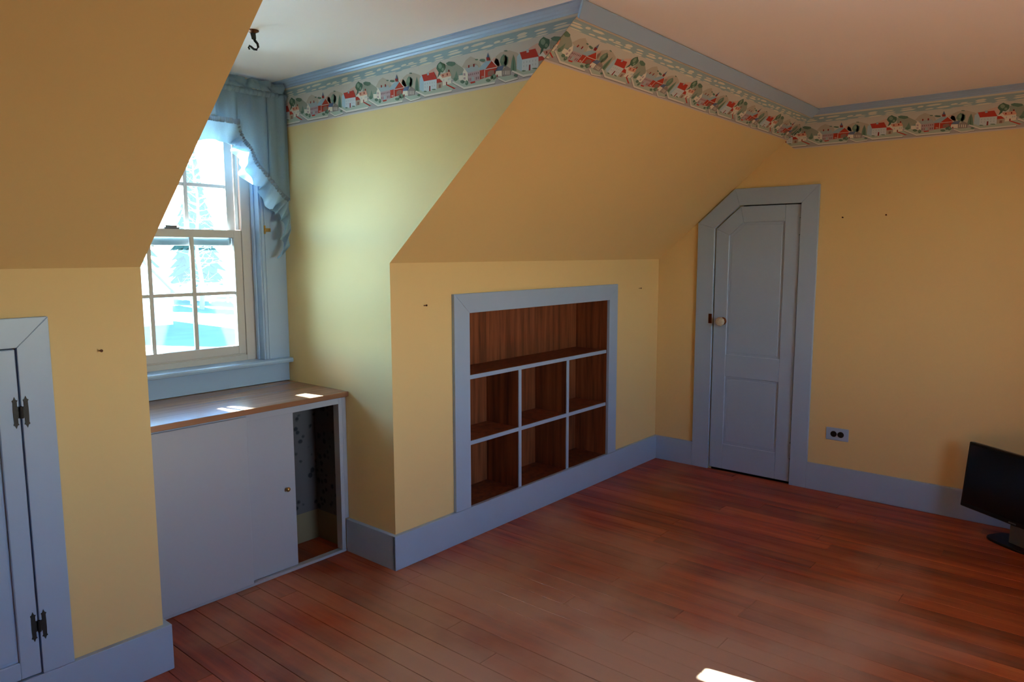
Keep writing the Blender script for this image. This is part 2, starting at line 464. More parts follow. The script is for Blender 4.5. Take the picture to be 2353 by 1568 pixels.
# ---- wallpaper border with a printed village (flat print, mm; u along the wall, v up)
VILLAGE=[(1,'hillpink',[(29,90),(62,102),(89,109),(105,104),(110,73)]),
(1,'hilltan',[(219,88),(238,108),(261,117),(283,107),(305,93),(312,74),(264,71)]),
(1,'hillgreen',[(139,107),(166,114),(193,103),(223,85),(242,59),(173,53),(138,80)]),
(1,'hilltan',[(369,75),(379,98),(400,107),(437,107),(471,94),(487,80),(487,56),(424,46)]),
(1,'hillpink',[(355,87),(372,96),(389,85),(396,65),(372,62)]),
(2,'bush',[(190,104),(185,100),(170,98),(152,104),(146,108),(141,114),(155,117),(170,114),(185,110)]),
(2,'bush',[(331,92),(329,90),(319,90),(309,93),(305,95),(302,98),(310,100),(320,98),(329,96)]),
(2,'bush',[(431,106),(428,105),(421,106),(414,108),(415,110),(420,110),(427,109)]),
(2,'bush',[(298,100),(295,99),(288,99),(282,102),(284,104),(288,104),(295,103)]),
(2,'lawn',[(-16,41),(7,50),(173,42),(203,33),(169,16),(30,18)]),
(2,'lawn',[(173,46),(204,51),(249,44),(386,33),(374,15),(230,18)]),
(2,'lawn',[(389,26),(407,30),(444,28),(474,15),(420,11)]),
(3,'tree',[(138,100),(135,92),(124,84),(112,88),(102,90),(92,103),(95,112),(101,118),(113,124),(124,117),(137,111)]),
(3,'tree',[(105,93),(115,92),(108,71),(98,72)]),
(4,'treelight',[(121,107),(118,101),(111,98),(103,104),(102,110),(103,115),(111,118),(118,113)]),
(4,'treelight',[(131,94),(129,90),(123,89),(118,94),(120,99),(123,101),(128,100)]),
(3,'tree2',[(434,74),(432,65),(422,56),(412,61),(405,62),(396,76),(399,86),(403,92),(413,99),(422,92),(433,86)]),
(3,'tree2',[(456,91),(464,69),(469,36),(442,40),(448,72)]),
(4,'treelight',[(420,81),(418,76),(412,73),(405,78),(405,84),(406,89),(412,93),(418,87)]),
(4,'tree',[(456,85),(458,60),(460,40),(452,41),(454,64)]),
(3,'tree2',[(193,79),(201,57),(204,49),(179,52),(185,62)]),
(3,'tree2',[(-38,76),(-40,66),(-47,59),(-54,68),(-54,78),(-53,89),(-46,96),(-40,87)]),
(4,'bluewall',[(3,81),(15,90),(25,68),(24,30),(2,42)]),
(4,'whitewall',[(25,68),(93,66),(92,30),(24,30)]),
(5,'redroof',[(15,92),(80,93),(94,66),(25,68)]),
(6,'greyroof',[(43,97),(53,97),(54,86),(44,86)]),
(5,'darkred',[(54,47),(60,47),(60,29),(53,29)]),
(5,'window',[(31,61),(34,61),(34,55),(30,55)]),
(5,'window',[(43,61),(47,60),(47,55),(43,55)]),
(5,'window',[(55,60),(59,60),(59,54),(55,54)]),
(5,'window',[(68,60),(71,60),(71,54),(67,54)]),
(5,'window',[(80,59),(83,59),(83,53),(80,54)]),
(5,'window',[(30,49),(34,49),(34,43),(30,44)]),
(5,'window',[(43,49),(46,49),(46,43),(43,43)]),
(5,'window',[(67,48),(71,48),(71,42),(67,43)]),
(5,'window',[(80,48),(83,48),(83,42),(79,42)]),
(5,'bush',[(42,30),(38,29),(30,29),(22,32),(24,33),(30,34),(38,32)]),
(5,'bush',[(89,30),(85,29),(75,30),(65,33),(67,34),(74,34),(84,33)]),
(4,'tan',[(93,52),(122,52),(121,32),(93,32)]),
(5,'barndoor',[(104,45),(114,45),(114,33),(103,33)]),
(5,'redroof',[(93,66),(108,65),(123,52),(93,52)]),
(4,'cream',[(95,67),(110,79),(123,65),(123,51)]),
(4,'cream',[(123,65),(166,66),(167,41),(124,38)]),
(5,'pinkroof',[(110,79),(160,82),(168,66),(122,65)]),
(6,'darkred',[(123,77),(128,77),(129,70),(124,70)]),
(6,'darkred',[(145,78),(150,78),(151,70),(145,70)]),
(6,'darkred',[(152,89),(158,89),(159,81),(153,82)]),
(5,'darkred',[(141,49),(146,49),(146,39),(141,39)]),
(5,'window',[(128,60),(131,60),(131,53),(128,53)]),
(5,'window',[(152,60),(155,60),(155,53),(151,53)]),
(5,'window',[(159,60),(163,60),(163,53),(159,53)]),
(5,'redroof',[(139,39),(149,39),(189,20),(180,19)]),
(4,'shade',[(-17,39),(31,16),(31,10),(-17,34)]),
(5,'fence',[(-17,41),(30,19),(30,12),(-18,36)]),
(4,'shade',[(31,16),(170,16),(170,10),(31,10)]),
(5,'fence',[(30,19),(169,18),(169,12),(30,12)]),
(4,'shade',[(173,45),(231,16),(231,9),(173,39)]),
(5,'fence',[(173,47),(230,18),(230,11),(173,41)]),
(4,'shade',[(231,16),(375,14),(375,8),(231,9)]),
(5,'fence',[(230,18),(374,16),(374,10),(230,11)]),
(4,'shade',[(390,25),(421,9),(421,4),(390,20)]),
(5,'fence',[(389,27),(421,11),(421,6),(389,22)]),
(4,'shade',[(421,9),(476,13),(476,8),(421,4)]),
(5,'fence',[(421,11),(475,14),(475,10),(421,6)]),
(4,'cream',[(204,62),(223,61),(224,40),(204,47)]),
(5,'greenroof',[(204,62),(223,69),(224,60)]),
(4,'cream',[(224,70),(233,80),(248,64),(248,36),(224,40)]),
(5,'pinkwall',[(228,66),(237,64),(237,56),(228,58)]),
(5,'pinkwall',[(228,52),(237,51),(237,43),(227,45)]),
(5,'pinkwall',[(248,64),(305,64),(305,30),(252,29)]),
(6,'greyroof',[(234,80),(294,83),(306,64),(248,64)]),
(7,'darkred',[(251,89),(257,89),(257,80),(251,80)]),
(7,'darkred',[(275,89),(281,89),(281,79),(275,79)]),
(6,'window2',[(252,59),(256,59),(256,53),(252,53)]),
(6,'window2',[(252,44),(256,44),(255,35),(252,35)]),
(6,'window2',[(261,59),(265,59),(265,53),(261,53)]),
(6,'window2',[(261,44),(264,44),(264,35),(261,35)]),
(6,'window2',[(270,59),(273,59),(273,53),(270,53)]),
(6,'window2',[(279,59),(282,59),(282,53),(279,53)]),
(6,'window2',[(287,59),(291,59),(291,53),(287,53)]),
(6,'window2',[(287,44),(291,44),(291,35),(287,35)]),
(6,'window2',[(296,59),(300,59),(300,53),(296,53)]),
(6,'window2',[(296,44),(300,44),(300,35),(296,35)]),
(6,'greyroof',[(267,46),(272,48),(278,45),(279,30),(267,30)]),
(7,'redroof',[(260,31),(282,31),(285,26),(263,25)]),
(4,'barnred',[(305,64),(331,64),(329,35),(305,33)]),
(4,'barnred',[(331,64),(360,86),(387,61),(374,39),(329,35)]),
(5,'greyblue',[(302,72),(331,88),(360,87),(331,63),(306,63)]),
(5,'barndoor',[(342,52),(354,56),(370,54),(372,40),(342,39)]),
(6,'fence',[(331,63),(386,62),(386,60),(331,61)]),
(6,'fence',[(359,87),(362,87),(388,62),(385,61)]),
(6,'fence',[(327,63),(329,63),(329,35),(326,35)]),
(5,'darkred',[(335,101),(351,99),(351,89),(337,90)]),
(5,'navy',[(337,101),(343,116),(350,99)]),
(6,'fence',[(313,43),(316,43),(316,37),(313,37)]),
(6,'fence',[(319,42),(322,42),(322,37),(319,37)]),
(4,'cream',[(375,50),(405,48),(405,30),(375,33)]),
(5,'navy',[(375,50),(388,62),(416,63),(407,47)]),
(5,'brownwall',[(405,47),(426,59),(445,47),(445,26),(407,27)]),
(6,'cream',[(411,45),(413,45),(413,33),(411,32)]),
(6,'cream',[(419,44),(422,44),(422,32),(419,31)]),
(6,'cream',[(427,43),(430,43),(430,30),(427,30)]),
(6,'cream',[(435,42),(438,42),(438,29),(435,29)]),
(5,'darkred',[(382,37),(387,37),(387,29),(382,30)]),
(6,'bush',[(234,36),(231,33),(222,31),(213,36),(212,39),(213,43),(222,44),(231,40)]),
(6,'bush',[(251,30),(249,25),(243,22),(236,27),(236,32),(237,37),(243,40),(249,35)]),
(6,'bush',[(355,23),(352,20),(343,19),(334,23),(333,26),(334,29),(343,30),(352,27)]),
(6,'bush',[(381,30),(378,25),(370,22),(361,28),(360,33),(361,39),(370,42),(378,36)]),
(6,'bush',[(366,31),(364,27),(359,25),(354,29),(354,33),(355,36),(359,39),(364,35)]),
(6,'bush',[(475,21),(472,19),(466,18),(459,21),(458,24),(459,26),(466,27),(472,24)]),
(6,'bush',[(200,49),(197,46),(188,44),(179,49),(178,52),(179,56),(188,57),(196,53)]),
(7,'treelight',[(377,33),(375,30),(371,29),(367,33),(368,36),(371,37),(375,37)]),
(7,'treelight',[(245,33),(244,31),(240,30),(237,33),(238,36),(240,37),(243,37)])]
PAL = {'sky': (196, 192, 184), 'band': (150, 170, 176), 'cloud': (214, 208, 190), 'topline': (212, 206, 188), 'road': (168, 162, 164), 'edge': (205, 192, 190),
       'barndoor': (140, 108, 98), 'barnred': (176, 66, 52), 'bluewall': (168, 192, 206), 'brownwall': (142, 132, 128), 'bush': (98, 124, 108), 'cream': (222, 214, 200),
       'darkred': (138, 50, 48), 'fence': (214, 208, 200), 'greenroof': (128, 152, 148), 'greyblue': (152, 176, 190), 'greyroof': (162, 172, 178), 'hillgreen': (150, 154, 140),
       'hillpink': (206, 172, 158), 'hilltan': (180, 170, 156), 'lawn': (172, 182, 170), 'navy': (98, 112, 142), 'pinkroof': (214, 158, 136), 'pinkwall': (178, 156, 160),
       'redroof': (182, 66, 56), 'shade': (118, 110, 108), 'tan': (176, 160, 142), 'tree': (84, 112, 94), 'tree2': (112, 136, 120), 'treelight': (132, 152, 132),
       'whitewall': (196, 204, 210), 'window': (172, 182, 190), 'window2': (128, 92, 96)}
PALN = list(PAL)
for k in PALN: MAT['print_'+k] = plain('print_'+k, srgb(*PAL[k]), 0.75, 0, 0.1)
WB, PER = 0.1688, 0.468
def border(name, parent, origin, udir, vdir, nrm, umin, umax, u0, cuts):
    """print the village along a wall; u0 = where a blue house's corner falls"""
    b = bmesh.new()
    origin, udir, vdir, nrm = (Vector(q) for q in (origin, udir, vdir, nrm))
    def face(layer, mat, pts):
        vv = [b.verts.new(origin + udir*u + vdir*v + nrm*(0.0006 + 0.00022*layer)) for u, v in pts]
        f = b.faces.new(vv); f.material_index = PALN.index(mat)
        if f.normal.length == 0: f.normal_update()
    def strip(layer, mat, v0, v1):
        face(layer, mat, [(umin, v0), (umax, v0), (umax, v1), (umin, v1)])
    strip(0, 'sky', 0.0, WB)
    strip(1, 'road', 0.006, 0.052)
    strip(2, 'edge', 0.0, 0.006)
    strip(1, 'band', 0.128, 0.160)
    strip(1, 'topline', 0.1625, WB)
    rr = random.Random(11)
    n0 = int(math.floor((umin - u0)/PER)) - 1; n1 = int(math.ceil((umax - u0)/PER)) + 1
    clouds = []
    for row, (vc, hh) in enumerate(((0.146, 0.0052), (0.136, 0.0042), (0.128, 0.0035))):
        u = 0.0
        while u < PER - 0.03:
            ln = rr.uniform(0.025, 0.075)
            clouds.append((u, vc + rr.uniform(-0.004, 0.004), ln, hh*rr.uniform(0.6, 1.2), 'cloud' if row < 2 or rr.random() < 0.5 else 'band'))
            u += ln + rr.uniform(0.004, 0.05)
    for k in range(n0, n1 + 1):
        base = u0 + k*PER
        if base > umax or base + PER + 0.05 < umin: continue
        for (cu, cvv, ln, hh, cm) in clouds:
            face(2, cm, [(base+cu, cvv), (base+cu+ln*0.2, cvv-hh*0.7), (base+cu+ln*0.8, cvv-hh*0.5), (base+cu+ln, cvv+hh*0.4), (base+cu+ln*0.7, cvv+hh), (base+cu+ln*0.25, cvv+hh*0.8)])
        for lay, mt, pts in VILLAGE:
            face(lay + 2, mt, [(base + u/1000.0, v/1000.0) for u, v in pts])
    for co, no in cuts:
        bmesh.ops.bisect_plane(b, geom=b.verts[:]+b.edges[:]+b.faces[:], plane_co=co, plane_no=no, clear_outer=True)
    # keep winding, so skip the usual normal pass
    me = bpy.data.meshes.new(name); b.to_mesh(me); b.free()
    for k in PALN: me.materials.append(MAT['print_'+k])
    o = bpy.data.objects.new(name, me); COL.objects.link(o)
    o.parent = parent; o.location = -LOC[parent.name]
    o['label'] = 'wallpaper border printed with a row of village houses'
    LOC[o.name] = Vector((0, 0, 0))
    return o
ZB = HC - 0.0275 - WB
border('wallpaper_border', wall_dormer_right, (0, 0.278, ZB), (0, -1, 0), (0, 0, 1), (-1, 0, 0), -0.47, 1.25, 0.0,
       [(Vector((0, 0, HK)) - NS*0.0003, -NS), (Vector((0, YW, 0)), Vector((0, 1, 0)))])
sv = -dn
border('wallpaper_border', wall_slope_right, Vector((0.311, ysl(zb), zb)) - sv*WB, (1, 0, 0), sv, -NS, -0.311, XR-0.311, 0.0, [(Vector((-0.0004, 0, 0)), Vector((-1, 0, 0))), (Vector((XR, 0, 0)), Vector((1, 0, 0)))])
border('wallpaper_border', wall_right, (XR, -1.176, ZB), (0, -1, 0), (0, 0, 1), (-1, 0, 0), -0.55, 3.2, 0.0,
       [(Vector((0, -0.770, 1.911)), Vector((0, 0.027, -0.034)).normalized()), (Vector((0, 0, HK)) - NS*0.0003, NS), (Vector((0, 0, HC-0.0275)), Vector((0, 0, 1)))])

# ================================================================== DOORS
def mitre(pts_out, pts_in, plane, off, name, parent, mat='trim'):
    """casing boards between an outer and an inner outline, one board per side"""
    for k in range(len(pts_out) - 1):
        quad = [pts_out[k], pts_out[k+1], pts_in[k+1], pts_in[k]]
        obj(name, prism([plane(*q) for q in quad], off, 0.0014), mat, parent)
# ---- door_1: attic door with a cut corner in the right wall
d1 = new_empty('door_1', (XR, -0.62, 0)); tag(d1, 'narrow blue panelled door with a cut-off corner and glass knob', 'door', kind='structure')
px = lambda y, z: (XR - CT, y, z)
mitre([(-0.268, 0.0), (-0.268, 1.489), (-0.490, 1.680), (-0.962, 1.680), (-0.962, 0.0)],
      [(-0.373, 0.0), (-0.373, 1.458), (-0.522, 1.585), (-0.869, 1.585), (-0.869, 0.0)], px, (CT-0.0002, 0, 0), 'casing', d1)
obj('jamb_or_backing', box(XR+0.045, XR+0.06, -0.90, -0.34, -0.02, 1.62), 'slot', d1)  # black backing sheet: darkens the door gap and stops light leaking in
XF = XR - 0.004
leaf_out = [(-0.378, 0.012), (-0.864, 0.012), (-0.864, 1.580), (-0.523, 1.580), (-0.378, 1.455)]
leaf = obj('door_leaf', prism([(XF+0.009, y, z) for y, z in leaf_out], (0.032, 0, 0)), 'trim', d1)
def dpiece(name, pts):
    return obj(name, prism([(XF, y, z) for y, z in pts], (0.0105, 0, 0), 0.0022), 'trim', leaf)
dpiece('stile', [(-0.378, 0.012), (-0.460, 0.012), (-0.460, 1.416), (-0.378, 1.455)])
dpiece('stile', [(-0.780, 0.012), (-0.864, 0.012), (-0.864, 1.580), (-0.780, 1.580)])
dpiece('rail', [(-0.378, 1.4552), (-0.460, 1.4162), (-0.543, 1.488), (-0.523, 1.580)])
dpiece('rail', [(-0.5232, 1.580), (-0.5432, 1.488), (-0.7798, 1.488), (-0.7798, 1.580)])
dpiece('rail', [(-0.4602, 0.580), (-0.7798, 0.580), (-0.7798, 0.712), (-0.4602, 0.712)])
dpiece('rail', [(-0.4602, 0.012), (-0.7798, 0.012), (-0.7798, 0.166), (-0.4602, 0.166)])
dpiece('panel', [(-0.474, 0.724), (-0.766, 0.724), (-0.766, 1.474), (-0.549, 1.474), (-0.474, 1.409)]).location.x += 0.0072
dpiece('panel', [(-0.474, 0.180), (-0.766, 0.180), (-0.766, 0.566), (-0.474, 0.566)]).location.x += 0.0072
kz, ky = 0.911, -0.436
kn = obj('knob', lathe([(0.006, -0.018), (0.018, -0.020), (0.027, -0.030), (0.0275, -0.040), (0.021, -0.053), (0.008, -0.057)], 10, 'x', (XF-0.004, ky, kz)), 'crystal', d1)
kn['label'] = 'faceted clear glass door knob'
obj('rosette', lathe([(0.024, 0.0), (0.024, -0.004), (0.019, -0.009), (0.013, -0.011), (0.012, -0.020)], 16, 'x', (XF, ky, kz)), 'darkbrass', d1)
obj('strike_plate', box(XR-CT-0.0025, XR-CT+0.001, -0.3728, -0.352, 0.895, 0.952, 0.0008), 'darkbrass', d1)
for hz in (1.458, 0.195):
    h = obj('hinge', box(XF-0.008, XF+0.003, -0.8695, -0.8625, hz-0.045, hz+0.045, 0.001), 'trim', d1)
    for t_ in (-0.047, 0.045): obj('pin_tip', box(XF-0.0095, XF-0.001, -0.8700, -0.8620, hz+t_, hz+t_+0.003), 'iron', h)

# ---- door_2: small cupboard door in the left knee wall
d2 = new_empty('door_2', (-1.6, 0, HB)); tag(d2, 'small blue cupboard door with black iron hinges in the left knee wall', 'door', kind='structure')
py = lambda x, z: (x, -CT, z)
mitre([(-1.981, HB+0.0005), (-1.981, 1.147), (-1.221, 1.147), (-1.221, HB+0.0005)],
      [(-1.902, HB+0.0005), (-1.902, 1.068), (-1.300, 1.068), (-1.300, HB+0.0005)], py, (0, CT-0.0002, 0), 'casing', d2)
obj('jamb_or_backing', box(-1.92, -1.28, 0.055, 0.07, 0.12, 1.10), 'slot', d2)  # black sheet added behind the leaf to keep its gap dark
leaf2 = obj('door_leaf', box(-1.898, -1.3035, -0.004, 0.020, 0.1535, 1.0645), 'trim', d2)
YF = -0.0145
def hpiece(x0, x1, z0, z1, nm):
    return obj(nm, box(x0, x1, YF, -0.0035, z0, z1, 0.002), 'trim', leaf2)
hpiece(-1.898, -1.849, 0.1535, 1.0645, 'stile'); hpiece(-1.3525, -1.3035, 0.1535, 1.0645, 'stile')
hpiece(-1.8488, -1.3527, 0.1535, 0.203, 'rail'); hpiece(-1.8488, -1.3527, 1.010, 1.0645, 'rail')
obj('panel', box(-1.842, -1.3595, -0.0055, -0.0035, 0.210, 1.003, 0.0008), 'trim', leaf2)
def h_hinge(hz):
    cx = -1.3018; g = 0.0007
    b = B()
    def wing(s, y0):
        # a tall leaf of an H hinge with spear-shaped ends
        w = [(0.0035, 0.014), (0.0035, -0.014), (0.0075, -0.016), (0.0075, -0.029), (0.0055, -0.033), (0.0095, -0.035), (0.0125, -0.043), (0.0155, -0.035), (0.0190, -0.033), (0.0170, -0.028),
             (0.0175, -0.010), (0.0175, 0.010), (0.0170, 0.028), (0.0190, 0.033), (0.0155, 0.035), (0.0125, 0.043), (0.0095, 0.035), (0.0055, 0.033), (0.0075, 0.029), (0.0075, 0.016)]
        prism([(cx + s*a, y0, hz + c) for a, c in w], (0, -0.0022, 0), 0, b)
    wing(-1, YF - 0.0002); wing(1, -CT - 0.0002)
    o = obj('hinge', b, 'iron', d2); o['label'] = 'black wrought iron H-shaped hinge'
    obj('pin', tube([(cx, -CT-0.003, hz-0.016), (cx, -CT-0.003, hz+0.016)], 0.0042, 10), 'iron', o)
    for s in (-1, 1):
        for c in (-0.026, 0.026):
            obj('screw', lathe([(0.0026, -0.0006), (0.0020, 0.0008)], 8, 'y', (cx + s*0.0125, (YF if s < 0 else -CT) - 0.0030, hz + c)), 'iron', o)
h_hinge(0.895); h_hinge(0.292)

# ================================================================== WINDOW IN THE DORMER
w1 = new_empty('window_1', (-0.487, YW, 0.826)); tag(w1, 'white double-hung sash window with blue casing in the dormer', 'window', kind='structure')
# casing boards, head, stool, apron
obj('casing', box(-0.124, -0.0005, YW-0.018, YW, 0.833, 2.0), 'trim', w1)
obj('casing', box(-W+0.0005, -0.850, YW-0.018, YW, 0.833, 2.0), 'trim', w1)
obj('casing', box(-0.8495, -0.1245, YW-0.018, YW, 1.905, 2.0), 'trim', w1)
for s in (0, 1):
    x = -0.124 if s == 0 else -0.850
    sg = -1 if s == 0 else 1
    obj('jamb_or_backing', box(min(x, x+sg*0.006), max(x, x+sg*0.006), YW-0.018, 0.795, 0.833, 1.905), 'trim', w1)
    xs = x + sg*0.006
    obj('stop_bead', box(min(xs, xs+sg*0.008), max(xs, xs+sg*0.008), 0.763, 0.783, 0.833, 1.905, 0.002), 'trim', w1)
    obj('casing_bead', box(min(x-sg*0.001, x-sg*0.013), max(x-sg*0.001, x-sg*0.013), YW-0.024, YW-0.0175, 0.833, 1.905, 0.002), 'trim', w1)
    obj('casing_bead', box(min(x-sg*0.018, x-sg*0.024), max(x-sg*0.018, x-sg*0.024), YW-0.021, YW-0.0175, 0.833, 1.905, 0.0012), 'trim', w1)
obj('stool', prism([(-W+0.001, 0.800, 0.8325), (-W+0.001, 0.705, 0.8325), (-W+0.001, 0.699, 0.829), (-W+0.001, 0.697, 0.822), (-W+0.001, 0.699, 0.814), (-W+0.001, 0.705, 0.811), (-W+0.001, 0.800, 0.811)], (W-0.002, 0, 0)), 'trim', w1)
obj('apron', box(-W+0.001, -0.001, YW-0.013, YW, 0.7235, 0.8105, 0.001), 'trim', w1)
# white vinyl frame
for q in ((-0.844, -0.808, 0.833, 1.905), (-0.179, -0.131, 0.833, 1.905)):
    obj('frame', box(q[0], q[1], 0.792, 0.872, q[2], q[3], 0.0015), 'white', w1)
obj('frame', box(-0.8079, -0.1791, 0.792, 0.872, 1.868, 1.905, 0.0015), 'white', w1)
obj('frame', prism([(-0.8079, y_, z_) for y_, z_ in ((0.792, 0.833), (0.792, 0.857), (0.800, 0.8575), (0.802, 0.8634), (0.872, 0.8634), (0.872, 0.833))], (0.6288, 0, 0)), 'white', w1)
for s in (-0.186, -0.802):   # side tracks of the upper sash
    obj('track', box(s-0.004, s+0.004, 0.800, 0.826, 1.42, 1.868, 0.001), 'white', w1)
def sash(name, x0, x1, z0, z1, y0, y1, st, zb_, zt_, mx_, mz_, label):
    b = B()
    box(x0, x0+st, y0, y1, z0, z1, 0.0015, b); box(x1-st, x1, y0, y1, z0, z1, 0.0015, b)
    box(x0+st-0.001, x1-st+0.001, y0+0.0004, y1-0.0004, z0, zb_, 0.0015, b); box(x0+st-0.001, x1-st+0.001, y0+0.0004, y1-0.0004, zt_, z1, 0.0015, b)
    o = obj(name, b, 'white', w1); o['label'] = label
    ym = (y0+y1)/2
    xs = [x0+st] + mx_ + [x1-st]; zs = [zb_, mz_, zt_]
    for m in mx_: obj('muntin', box(m-0.0085, m+0.0085, ym-0.006, ym+0.006, zb_-0.001, zt_+0.001, 0.0012), 'white', o)
    for k in range(3):
        a = xs[k] + (0.0087 if k else -0.001); c = xs[k+1] - (0.0087 if k < 2 else -0.001)
        obj('muntin', box(a, c, ym-0.0055, ym+0.0055, mz_-0.0075, mz_+0.0075, 0.0012), 'white', o)
        for j in range(2):
            obj('pane', box(a-0.002, c+0.002, ym-0.0008, ym+0.0008, zs[j]-0.001, zs[j+1]+0.001), 'glass', o)
    return o
lo = sash('lower_sash', -0.807, -0.180, 0.8635, 1.418, 0.797, 0.825, 0.0365, 0.902, 1.384, [-0.585, -0.403], 1.141, 'lower sash of six panes')
up = sash('upper_sash', -0.800, -0.1885, 1.350, 1.867, 0.828, 0.856, 0.0385, 1.388, 1.830, [-0.588, -0.404], 1.609, 'upper sash of six panes')
lk = obj('sash_lock', box(-0.520, -0.455, 0.799, 0.822, 1.4182, 1.4245, 0.002), 'tvgrey', w1)
obj('lever', prism([(-0.512, 0.803, 1.4245), (-0.465, 0.801, 1.4245), (-0.462, 0.811, 1.4245), (-0.508, 0.817, 1.4245)], (0, 0, 0.008), 0.001), 'tvgrey', lk)
br = obj('bracket', box(-0.108, -0.100, YW-0.0215, YW-0.018, 1.402, 1.440, 0.0006), 'brass', w1); br['label'] = 'small brass curtain bracket on the casing'
obj('bracket_arm', box(-0.104, -0.078, YW-0.0265, YW-0.0205, 1.412, 1.428, 0.001), 'brass', br)

# ---- unseen window behind the camera, added for fill light
w2 = new_empty('fill_window', ((BX0+BX1)/2, YB, BZ0)); tag(w2, 'wide white window added unseen in the back wall for fill light', 'window', kind='structure')
b = B()
for q in ((BX0, BX0+0.05, BZ0, BZ1), (BX1-0.05, BX1, BZ0, BZ1), ((BX0+BX1)/2-0.04, (BX0+BX1)/2+0.04, BZ0, BZ1)): box(q[0], q[1], YB-0.09, YB-0.02, q[2], q[3], 0, b)
for q in ((BZ0, BZ0+0.05), (BZ1-0.05, BZ1), (1.26, 1.31)): box(BX0+0.05, BX1-0.05, YB-0.085, YB-0.025, q[0], q[1], 0, b)
obj('frame', b, 'white', w2)
for q in ((BX0-0.09, BX0), (BX1, BX1+0.09)): obj('casing', box(q[0], q[1], YB, YB+0.018, BZ0-0.02, BZ1+0.09, 0.002), 'trim', w2)
obj('casing', box(BX0, BX1, YB, YB+0.018, BZ1, BZ1+0.09, 0.002), 'trim', w2)
obj('stool', box(BX0-0.1, BX1+0.1, YB-0.02, YB+0.05, BZ0-0.022, BZ0, 0.003), 'trim', w2)
for (a, c) in ((BX0+0.05, (BX0+BX1)/2-0.04), ((BX0+BX1)/2+0.04, BX1-0.05)):
    for (e, f_) in ((BZ0+0.05, 1.26), (1.31, BZ1-0.05)):
        obj('pane', box(a, c, YB-0.056, YB-0.054, e, f_), 'clearglass', w2)

# ================================================================== BUILT-IN BOOKCASE
bc = new_empty('built_in_bookcase', (1.02, 0, HB)); tag(bc, 'built-in bookcase with brown stained inside and blue frame in the knee wall', 'bookcase')
IX0, IX1, IZ0, IZ1, ID = 0.442, 1.602, 0.145, 1.049, 0.216
mitre([(0.344, HB+0.0005), (0.344, 1.137), (1.686, 1.137), (1.686, HB+0.0005)], [(0.442, HB+0.0005), (0.442, 1.049), (1.600, 1.049), (1.600, HB+0.0005)], py, (0, CT-0.0002, 0), 'casing', bc)
obj('back_panel', box(IX0-0.015, IX1+0.015, ID, ID+0.02, IZ0-0.02, IZ1+0.03), 'shelfwood', bc)
obj('side_panel', box(IX0-0.0055, IX0, 0.0, ID, IZ0-0.008, IZ1+0.005), 'shelfwood', bc)
obj('side_panel', box(IX1, IX1+0.0055, 0.0, ID, IZ0-0.008, IZ1+0.005), 'shelfwood', bc)
obj('bottom_panel', box(IX0, IX1, 0.0005, ID, IZ0-0.0078, IZ0), 'shelfwood', bc)
obj('top_panel', box(IX0, IX1, 0.0, ID, IZ1, IZ1+0.0065), 'shelfwood', bc)
def board(nm, x0, x1, z0, z1):
    o = obj(nm, box(x0, x1, 0.006, ID, z0, z1), 'shelfwood', bc)
    e = obj('front_edge', box(x0, x1, 0.0, 0.006, z0, z1, 0.0008), 'trim', o)
    return o
board('shelf', IX0+0.0003, IX1-0.004, 0.7435, 0.7625); board('shelf', IX0+0.0003, IX1-0.004, 0.4365, 0.4555)
for xa, xb in ((0.8085, 0.8295), (1.2130, 1.2340)):
    board('divider', xa, xb, 0.4557, 0.7433); board('divider', xa, xb, IZ0+0.0002, 0.4363)

# ================================================================== CABINET UNDER THE WINDOW
cb = new_empty('sliding_door_cabinet', (-0.48, 0.40, 0)); tag(cb, 'low blue-grey cabinet with sliding doors under the dormer window', 'cabinet')
FY = 0.311
obj('face_stile', box(-0.040, -0.0205, FY, FY+0.038, 0.012, 0.6985, 0.0012), 'cabinet', cb)
obj('face_stile', box(-0.0203, -0.001, FY, FY+0.035, HB+0.0, 0.6985, 0.0012), 'cabinet', cb)
obj('face_stile', box(-W+T, -0.925, FY, FY+0.035, 0.012, 0.6985, 0.0012), 'cabinet', cb)
obj('top_rail', box(-0.925, -0.0402, FY, FY+0.020, 0.6690, 0.6985, 0.001), 'cabinet', cb)
obj('bottom_rail', box(-W+T, -0.0205, FY-0.002, FY+0.006, 0.001, 0.0125, 0.001), 'cabinet', cb)
obj('track', box(-W+T, -0.0205, FY+0.0065, FY+0.038, 0.001, 0.008, 0.0008), 'cabinet', cb)
fd = obj('sliding_door', box(-0.924, -0.474, FY-0.008, FY+0.0055, 0.013, 0.690, 0.0015), 'cabinet', cb)
rd = obj('sliding_door', box(-0.62, -0.2495, FY+0.0245, FY+0.0365, 0.0095, 0.685, 0.0012), 'cabinet', cb)
kb = obj('knob', lathe([(0.0045, 0.0), (0.0045, -0.008), (0.0085, -0.011), (0.0095, -0.016), (0.0065, -0.020), (0.002, -0.021)], 14, 'y', (-0.293, FY+0.0245, 0.350)), 'brass', rd, True)
kb['label'] = 'tiny brass knob'
